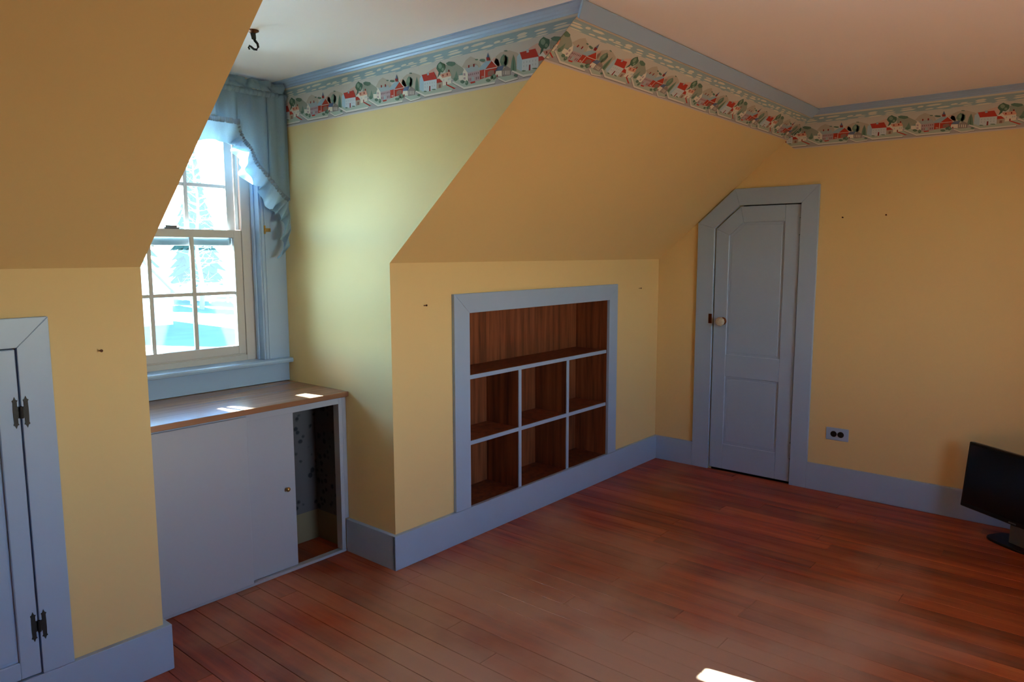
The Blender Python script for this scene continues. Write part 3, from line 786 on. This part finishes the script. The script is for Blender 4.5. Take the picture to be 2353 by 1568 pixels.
# lining inside: floral paper above, cream below, both coloured dark for the shade in there
for nm, q in (('side_lining', (-0.0046, -0.0006, FY+0.040, 0.545)),):
    u_ = obj(nm, box(q[0], q[1], q[2], q[3], HB-0.012, 0.697), 'floral', cb); u_['label'] = 'floral wallpaper lining coloured dark for the shade inside'
    obj(nm, box(q[0], q[1], q[2], q[3], 0.001, HB-0.0122), 'cream', cb)
u_ = obj('back_lining', box(-W+0.002, -0.0048, 0.540, 0.545, HB-0.012, 0.697), 'floral', cb); u_['label'] = 'floral wallpaper lining coloured dark for the shade inside'
obj('back_lining', box(-W+0.002, -0.0048, 0.540, 0.545, 0.001, HB-0.0122), 'cream', cb)
wt = obj('worktop', box(-W+0.002, -0.0012, 0.288, YW-0.0005, 0.6995, 0.7215, 0.0018), 'top'); tag(wt, 'brown wooden worktop on the sliding-door cabinet', 'worktop')

# ================================================================== CURTAIN
cu = new_empty('curtain', (-0.481, 0.68, 1.28)); tag(cu, 'light blue ruffled curtain hanging over the dormer window', 'curtain')
YC = 0.683
def grid(nu, nv, fn):
    b = bmesh.new()
    vv = [[b.verts.new(fn(i/nu, j/nv)) for i in range(nu+1)] for j in range(nv+1)]
    for j in range(nv):
        for i in range(nu):
            b.faces.new((vv[j][i], vv[j][i+1], vv[j+1][i+1], vv[j+1][i]))
    return b
def lerp(a, c, t): return a + (c - a)*t
def poly(pts, s):
    """point at s along a polyline of (x, z), smoothly"""
    n = len(pts) - 1
    k = min(int(s*n), n-1); t = s*n - k
    p0, p1, p2, p3 = pts[max(k-1, 0)], pts[k], pts[k+1], pts[min(k+2, n)]
    return tuple(0.5*(2*p1[d] + (p2[d]-p0[d])*t + (2*p0[d]-5*p1[d]+4*p2[d]-p3[d])*t*t + (3*p1[d]-p0[d]-3*p2[d]+p3[d])*t**3) for d in (0, 1))
def tri(t):
    return math.asin(0.96*math.sin(t))/1.287
def gath(x, seed=0.0):
    return 0.55*math.sin(x*95+seed) + 0.3*math.sin(x*173+seed*2.1+1.0) + 0.25*math.sin(x*47+seed*0.7)
XC = -0.481
def heading(u, v):                       # rumpled heading above the rod
    x = lerp(-W+0.006, -0.006, u)
    amp = 0.006 + 0.020*v
    crumple = 0.022*noise.noise(Vector((x*16, v*2.2, 3.1)))
    return (x + 0.006*v*math.sin(x*120), YC - 0.012 + amp*gath(x, 1.3) + crumple, lerp(2.014, 2.064 - 0.010*abs(math.sin(x*23)), v))
obj('heading', grid(190, 7, heading), 'cloth', cu, True)
def band(u, v):                          # shirred rod pocket
    x = lerp(-W+0.006, -0.006, u)
    return (x, YC - 0.010 - 0.007*math.sin(math.pi*v) + 0.0030*math.sin(x*300) + 0.0015*math.sin(x*517), lerp(1.990, 2.016, v))
obj('rod_pocket', grid(260, 4, band), 'cloth', cu, True)
obj('rod', tube([(-W+0.002, YC+0.030, 2.003), (-0.002, YC+0.030, 2.003)], 0.0045, 8), 'white', cu)
def valance(u, v):                       # gathered middle piece
    x = lerp(XC-0.245, XC+0.245, u)
    return (x, YC - 0.008 + (0.005 + 0.012*(1-v))*gath(x*0.8, 0.4), lerp(1.876, 2.006, v))
obj('valance', grid(120, 8, valance), 'cloth', cu, True)
def vtape(u, v):
    x = lerp(XC-0.245, XC+0.245, u)
    return (x, YC - 0.013 + 0.003*math.sin(x*330) + 0.002*math.sin(x*141) - 0.003*math.sin(math.pi*v), lerp(1.857, 1.880, v))
obj('gather_tape', grid(160, 3, vtape), 'tape', cu, True)
def vruffle(u, v):
    x = lerp(XC-0.262, XC+0.262, u)
    w_ = 1 - v
    return (x + 0.004*w_*math.sin(x*70), YC - 0.010 + (0.003 + 0.016*w_)*gath(x*0.62, 2.0), lerp(1.775 + 0.007*math.sin(x*31), 1.860, v))
obj('ruffle', grid(150, 9, vruffle), 'ruffle', cu, True)
INN = [(-0.246, 1.866), (-0.216, 1.800), (-0.185, 1.765), (-0.158, 1.706), (-0.108, 1.652), (-0.066, 1.588), (-0.020, 1.552)]
OUT = [(-0.290, 1.800), (-0.276, 1.768), (-0.257, 1.735), (-0.232, 1.648), (-0.158, 1.598), (-0.132, 1.518), (-0.083, 1.492)]
TIN = [(-0.020, 1.552), (-0.018, 1.520), (-0.016, 1.488), (-0.020, 1.455), (-0.016, 1.420), (-0.024, 1.385), (-0.020, 1.350)]
TOUT = [(-0.083, 1.492), (-0.066, 1.476), (-0.052, 1.440), (-0.070, 1.400), (-0.058, 1.352), (-0.080, 1.310), (-0.070, 1.284)]
for side in (0, 1):
    mx_ = (lambda x: x) if side == 0 else (lambda x: -W - x)
    def panel(u, v, mx_=mx_):
        x = lerp(-0.250, -0.005, u)
        # lower hem follows the diagonal
        zlow = 1.866
        for k in range(len(INN)-1):
            if INN[k][0] <= x <= INN[k+1][0] or (k == len(INN)-2 and x > INN[k+1][0]):
                zlow = lerp(INN[k][1], INN[k+1][1], min(1, (x-INN[k][0])/(INN[k+1][0]-INN[k][0]))); break
        z = lerp(zlow, 2.006, v)
        return (mx_(x), YC + 0.006 + (0.008 + 0.008*v)*gath(x*0.55, 4.0), z)
    obj('side_panel', grid(90, 22, panel), 'cloth', cu, True)
    def lap(u, v, panel=panel):                # front layer lapping over, folded back at its edge
        q = panel(lerp(0.62, 1.0, u), v)
        roll = math.exp(-u*16)
        return (q[0], YC - 0.016 + 0.014*roll + (0.004 + 0.008*v)*gath(q[0]*0.9, 1.0), q[2])
    obj('side_panel', grid(50, 22, lap), 'cloth', cu, True)
    def dtape(u, v, mx_=mx_):
        x, z = poly(INN, u)
        p = poly(INN, min(u+0.01, 1)); q = poly(INN, max(u-0.01, 0))
        tx, tz = p[0]-q[0], p[1]-q[1]; L = math.hypot(tx, tz) or 1
        o_ = (v-0.5)*0.020
        fold = -0.022*(1/(1+math.exp(-(x+0.094)*160)))
        return (mx_(x + tz/L*o_ + 0.0015*math.sin(u*260)), YC - 0.004 + fold - 0.006*math.sin(math.pi*v) + 0.004*math.sin(u*190), z - tx/L*o_)
    obj('gather_tape', grid(130, 4, dtape), 'tape', cu, True)
    def druffle(u, v, mx_=mx_):
        a = poly(INN, u); c = poly(OUT, u)
        wv = tri(u*28.0 + 0.6) + 0.35*math.sin(u*61 + 2)
        fold = -0.020*(1/(1+math.exp(-(a[0]+0.094)*160)))
        return (mx_(lerp(a[0], c[0], v) + 0.013*v*math.cos(u*28.0)), YC - 0.006 + fold + 0.030*v*wv, lerp(a[1], c[1], v) + 0.010*v*math.sin(u*28+0.8))
    obj('ruffle', grid(170, 10, druffle), 'ruffle', cu, True)
    def truffle(u, v, mx_=mx_):
        a = poly(TIN, u); c = poly(TOUT, u)
        wv = tri(u*19.0 + 2.2)
        return (mx_(lerp(a[0], c[0], v) + 0.012*v*math.cos(u*19)), YC - 0.026 + 0.032*v*wv + 0.006*math.sin(u*9), lerp(a[1], c[1], v) + 0.016*v*math.cos(u*19))
    obj('ruffle', grid(110, 9, truffle), 'ruffle', cu, True)

# ================================================================== SMALL THINGS
# ---- outlet
ol = new_empty('outlet', (XR, -1.1125, 0.33)); tag(ol, 'blue painted outlet plate with two dark round sockets on the right wall', 'outlet')
obj('cover_plate', box(XR-0.006, XR-0.0002, -1.171, -1.054, 0.296, 0.365, 0.0022), 'trim', ol)
for yy in (-1.0945, -1.1315):
    s = obj('socket', lathe([(0.0165, -0.0055), (0.0165, -0.0072), (0.0155, -0.0080)], 20, 'x', (XR, yy, 0.3305)), 'plastic_brown', ol)
    for dz in (-0.006, 0.006): obj('slot', box(XR-0.0086, XR-0.0078, yy-0.004, yy+0.004, 0.3305+dz-0.0011, 0.3305+dz+0.0011), 'slot', s)
obj('screw', lathe([(0.003, -0.0058), (0.0024, -0.0070)], 10, 'x', (XR, -1.113, 0.3305)), 'trim', ol)
# ---- nails left in the walls
def nail(p, d, label, ln=0.016):
    p, d = Vector(p), Vector(d)
    n_ = new_empty('wall_nail', p); tag(n_, label, 'nail', 'nails left in the walls')
    obj('shank', tube([p - d*0.004, p + d*ln + Vector((0, 0, 0.002))], 0.0014, 8), 'nail', n_)
    e = p + d*ln + Vector((0, 0, 0.002))
    obj('nail_head', tube([e - d*0.0004, e + d*0.0018], 0.0042, 10), 'nail', n_)
nail((XR, -1.085, 1.497), (-1, 0, 0), 'small rusty nail on the right wall nearest the door')
nail((XR, -1.294, 1.503), (-1, 0, 0), 'small rusty nail on the right wall farther from the door')
nail((-1.092, 0, 1.037), (0, -1, 0), 'small rusty nail in the left knee wall beside the cupboard door')
nail((0.181, 0, 1.096), (0, -1, 0), 'small rusty nail left of the built-in bookcase')
nail((1.950, 0, 1.101), (0, -1, 0), 'small rusty nail right of the built-in bookcase near the corner')
# ---- ceiling hook
hx, hy = -0.500, 0.098
hk = new_empty('ceiling_hook', (hx, hy, HC)); tag(hk, 'black iron plant hook screwed into the dormer ceiling', 'hook')
obj('mount_plate', lathe([(0.020, 0.0), (0.020, -0.003), (0.012, -0.007), (0.008, -0.010)], 14, 'z', (hx, hy, HC)), 'darkbrass', hk)
obj('stem', tube([(hx, hy, HC-0.008), (hx+0.003, hy, HC-0.028)], [0.009, 0.0075], 8), 'iron', hk)
vx = Vector((0.645, -0.764, 0))
pts = [(0.003, -0.026), (0.006, -0.034), (0.014, -0.044), (0.016, -0.055), (0.010, -0.063), (0.001, -0.062), (-0.008, -0.054), (-0.014, -0.050), (-0.017, -0.056), (-0.014, -0.062)]
obj('hook_arm', tube([Vector((hx, hy, HC)) + vx*a + Vector((0, 0, c)) for a, c in pts], [0.006, 0.0048, 0.0042, 0.0042, 0.0042, 0.004, 0.0038, 0.0036, 0.0034, 0.003], 8), 'iron', hk, True)
# ---- television on the floor
tvx = Vector((-0.57, -0.82, 0)).normalized()
tv = new_empty('television', (1.923, -1.9445, 0), math.atan2(tvx.y, tvx.x)); tag(tv, 'small black flat screen television standing on the floor by the right wall', 'television')
def lean(bm, a=math.radians(5.5), z0=0.100):      # the screen leans back a little
    for v in bm.verts:
        y, z = v.co.y, v.co.z - z0
        v.co.y, v.co.z = y*math.cos(a) + z*math.sin(a), z0 + z*math.cos(a) - y*math.sin(a)
    return bm
obj('housing', lean(box(-0.275, 0.275, 0.0, 0.030, 0.100, 0.415, 0.004)), 'tvblack', tv, local=True)
obj('screen', lean(box(-0.262, 0.262, -0.0012, 0.001, 0.121, 0.402)), 'screen', tv, local=True)
obj('rear_cover', lean(prism([(-0.20, 0.029, 0.14), (0.20, 0.029, 0.14), (0.20, 0.029, 0.37), (-0.20, 0.029, 0.37)], (0, 0.014, 0), 0.004)), 'tvblack', tv, local=True)
obj('badge', lean(box(-0.018, 0.018, -0.0014, 0.0005, 0.1055, 0.1115)), 'tvgrey', tv, local=True)
obj('neck', prism([(-0.020, 0.012, 0.011), (0.060, 0.012, 0.011), (0.056, 0.012, 0.118), (-0.018, 0.012, 0.118)], (0, 0.022, 0), 0.002), 'tvgrey', tv, local=True)
base = [(0.122*math.copysign(abs(math.cos(a))**0.55, math.cos(a)), 0.045 + 0.080*math.copysign(abs(math.sin(a))**0.55, math.sin(a)), 0.0006) for a in [2*math.pi*i/32 for i in range(32)]]
obj('base', prism(base, (0, 0, 0.011), 0.003), 'tvblack', tv, local=True)

# ================================================================== OUTSIDE
GZ = -2.9
MAT['grass'] = paint('winter_grass', srgb(104, 116, 98), 0.9, 0.1, 0.25, 0.6, 0)
MAT['pale_ground'] = paint('pale_bounce_ground', srgb(196, 195, 194), 0.9, 0.1, 0.12, 3.0, 0)
MAT['clapboard'] = paint('white_clapboard', srgb(232, 234, 236), 0.6, 0.2, 0.03, 1.0, 0)
MAT['shingle'] = paint('grey_shingle', srgb(120, 122, 126), 0.8, 0.1, 0.15, 4.0, 0)
MAT['needles'] = paint('conifer_needles', srgb(44, 66, 56), 0.8, 0.1, 0.4, 2.5, 0)
MAT['bark'] = paint('grey_bark', srgb(150, 142, 134), 0.9, 0.1, 0.2, 6.0, 0)
gr = obj('lawn', box(-60, 90, 6, 160, GZ-0.3, GZ), 'grass'); tag(gr, 'grassy yard seen through the dormer window', 'lawn', kind='structure')
gb = obj('back_lawn', box(-60, 60, -90, 5.98, GZ-0.3, GZ-0.002), 'grass'); tag(gb, 'grassy yard around the house', 'lawn', kind='structure')
dv = obj('glare_ground', prism([(15.2, 22, GZ+0.001), (40, 22, GZ+0.001), (70, 80, GZ+0.001), (33, 62, GZ+0.001), (19.0, 33, GZ+0.001)], (0, 0, 0.02)), 'pale_ground'); tag(dv, 'pale ground added at the right of the yard for white window glare', 'glare_ground', kind='structure')  # added pale ground, standing in for the white glare in the panes
gy = obj('bounce_ground', box(-14, 15, 1.3, 22, GZ+0.001, GZ+0.02), 'pale_ground'); tag(gy, 'unseen pale ground added below the dormer to bounce light', 'yard', kind='structure')  # out of view, added to bounce sunlight up to the ceiling
# white shed with a gable end towards the house
sh = new_empty('shed', (14.0, 43, GZ)); tag(sh, 'white shed with a gable end behind the window panes', 'shed')
ex0, ex1, ez, apx, apz = 9.9, 18.05, -0.85, 13.97, 3.9
obj('gable_wall', prism([(ex0, 41.1, GZ), (ex1, 41.1, GZ), (ex1, 41.1, ez), (apx, 41.1, apz-0.25), (ex0, 41.1, ez)], (0, 0.2, 0)), 'clapboard', sh)
obj('side_wall', box(ex1-0.2, ex1-0.001, 41.301, 49, GZ, ez), 'clapboard', sh)
obj('side_wall', box(ex0+0.001, ex0+0.2, 41.301, 49, GZ, ez), 'clapboard', sh)
for s in (1, -1):
    e = (18.45, -1.25) if s > 0 else (9.5, -1.25)
    obj('roof', prism([(e[0], 40.8, e[1]), (apx, 40.8, apz), (apx, 40.8, apz+0.16), (e[0], 40.8, e[1]+0.22)], (0, 8.4, 0)), 'shingle', sh)
    obj('rake_board', prism([(e[0], 40.72, e[1]-0.02), (apx, 40.72, apz-0.02), (apx, 40.72, apz+0.2), (e[0], 40.72, e[1]+0.26)], (0, 0.078, 0)), 'clapboard', sh)
obj('corner_board', box(ex1-0.22, ex1+0.03, 41.02, 41.1, GZ, ez-0.3), 'clapboard', sh)
# rail fence by the shed
fe = new_empty('rail_fence', (26.6, 57.5, GZ)); tag(fe, 'white rail fence beyond the shed', 'fence')
for k in range(4): obj('post', box(25.4+k*1.6, 25.55+k*1.6, 56.9, 57.05, GZ, GZ+1.75), 'clapboard', fe)
for z in (0.5, 1.1, 1.65): obj('rail', box(25.4, 30.35, 56.84, 56.89, GZ+z, GZ+z+0.12), 'clapboard', fe)
def conifer(x, y, h, r, label, seed, z0=GZ, layers=11, trunk=0.16, power=0.9, name='conifer', group='evergreens beyond the shed'):
    rr = random.Random(seed)
    t_ = new_empty(name, (x, y, z0)); tag(t_, label, 'tree', group)
    obj('trunk', tube([(x, y, z0), (x, y, z0+h*0.9)], [trunk, 0.03], 8), 'bark', t_)
    b = bmesh.new()
    for k in range(layers):
        f = k/layers
        zt_ = z0 + h*(0.20 + 0.80*(f + 1.35/layers)); zb_ = z0 + h*(0.12 + 0.80*f)
        zt_ = min(zt_, z0 + h)
        R_ = r*(1 - f)**power + 0.04
        n = 22; ph = rr.uniform(0, 6)
        top = b.verts.new((x, y, zt_))
        ring = []
        for i in range(n):
            a = 2*math.pi*i/n + ph
            q = R_*(1.0 if i % 2 else 0.66)*rr.uniform(0.82, 1.12)
            ring.append(b.verts.new((x + q*math.cos(a), y + q*math.sin(a), zb_ - (0.10*R_ if i % 2 else -0.12*R_) + rr.uniform(-0.05, 0.05))))
        mid = b.verts.new((x, y, zb_ + 0.25*R_))
        for i in range(n):
            b.faces.new((top, ring[i], ring[(i+1) % n])); b.faces.new((mid, ring[(i+1) % n], ring[i]))
    obj('foliage', b, 'needles', t_)
    return t_
def sun_blocker(wx, s, wz, r, label, seed):
    """an unseen columnar evergreen; its domed top is added to block the low sun and shape its patches"""
    rr = random.Random(seed)
    x, y, top = wx - 0.17*s, 0.8 + s, wz + 0.446*s
    h = top - GZ
    t_ = new_empty('sun_blocker_evergreen', (x, y, GZ)); tag(t_, label, 'tree', 'unseen evergreens added to block the sun')
    obj('trunk', tube([(x, y, GZ), (x, y, GZ+h*0.6)], [0.07, 0.03], 8), 'bark', t_)
    prof = [(r*0.8, 0.25), (r, 0.8)] + [(r*math.sqrt(max(0.0, 1 - q)), lerp(0.8, h, q)) for q in (0.3, 0.6, 0.75, 0.85, 0.90, 0.935, 0.96, 0.978, 0.99, 0.9985)]
    b = lathe(prof, 26, 'z', (x, y, GZ))
    for v in b.verts:
        d = noise.noise(v.co*4.0)*0.05 + rr.uniform(-0.012, 0.012)
        v.co.x += d*(v.co.x - x)/r; v.co.y += d*(v.co.y - y)/r
    obj('foliage', b, 'needles', t_)
sun_blocker(-0.405, 3.0, 1.17, 0.60, 'unseen sun-blocking evergreen added close to the house on the right', 1)  # both trees are added out of view to shape the sun patches
sun_blocker(-0.800, 5.0, 1.25, 0.80, 'unseen sun-blocking evergreen added farther out on the left', 2)
for k, (x, y, h, r, lb) in enumerate(((22.6, 60.5, 15.5, 2.6, 'evergreen farthest left behind the shed roof'), (26.4, 67.3, 17.5, 2.9, 'tall dark evergreen in the middle of the row'), (29.4, 61.0, 13.0, 2.3, 'lower evergreen right of the birch'),
                                 (33.2, 67.5, 15.0, 2.6, 'evergreen at the right end of the row'))):
    conifer(x, y, h, r, lb, 20+k, layers=14)
# a bare birch between the shed and the fence
bt = new_empty('bare_birch', (24.9, 51.0, GZ)); tag(bt, 'bare pale birch tree between the shed and the fence', 'tree')
rr = random.Random(5)
tr = [Vector((24.9 + 0.15*math.sin(i), 51.0, GZ + i*1.0)) for i in range(13)]
obj('trunk', tube(tr, [0.20*(1 - i/14) for i in range(13)], 8), 'bark', bt)
bb = bmesh.new()
for k in range(70):
    i = rr.randint(2, 11); st = tr[i] + Vector((0, 0, rr.uniform(0, 0.9)))
    a = rr.uniform(0, 2*math.pi); L = rr.uniform(1.2, 3.6)*(1 - i/18)
    d = Vector((math.cos(a), math.sin(a), rr.uniform(-0.05, 0.7)))
    p1 = st + d*L*0.5 + Vector((0, 0, rr.uniform(-0.1, 0.2))); p2 = st + d*L
    tube([st, p1, p2], [0.05, 0.03, 0.008], 5, bb)
    for j in range(3):
        q = st + (p2 - st)*rr.uniform(0.3, 0.95)
        tube([q, q + Vector((rr.uniform(-0.7, 0.7), rr.uniform(-0.7, 0.7), rr.uniform(-0.1, 0.7)))], [0.02, 0.005], 4, bb)
br_ = obj('branches', bb, 'bark', bt)
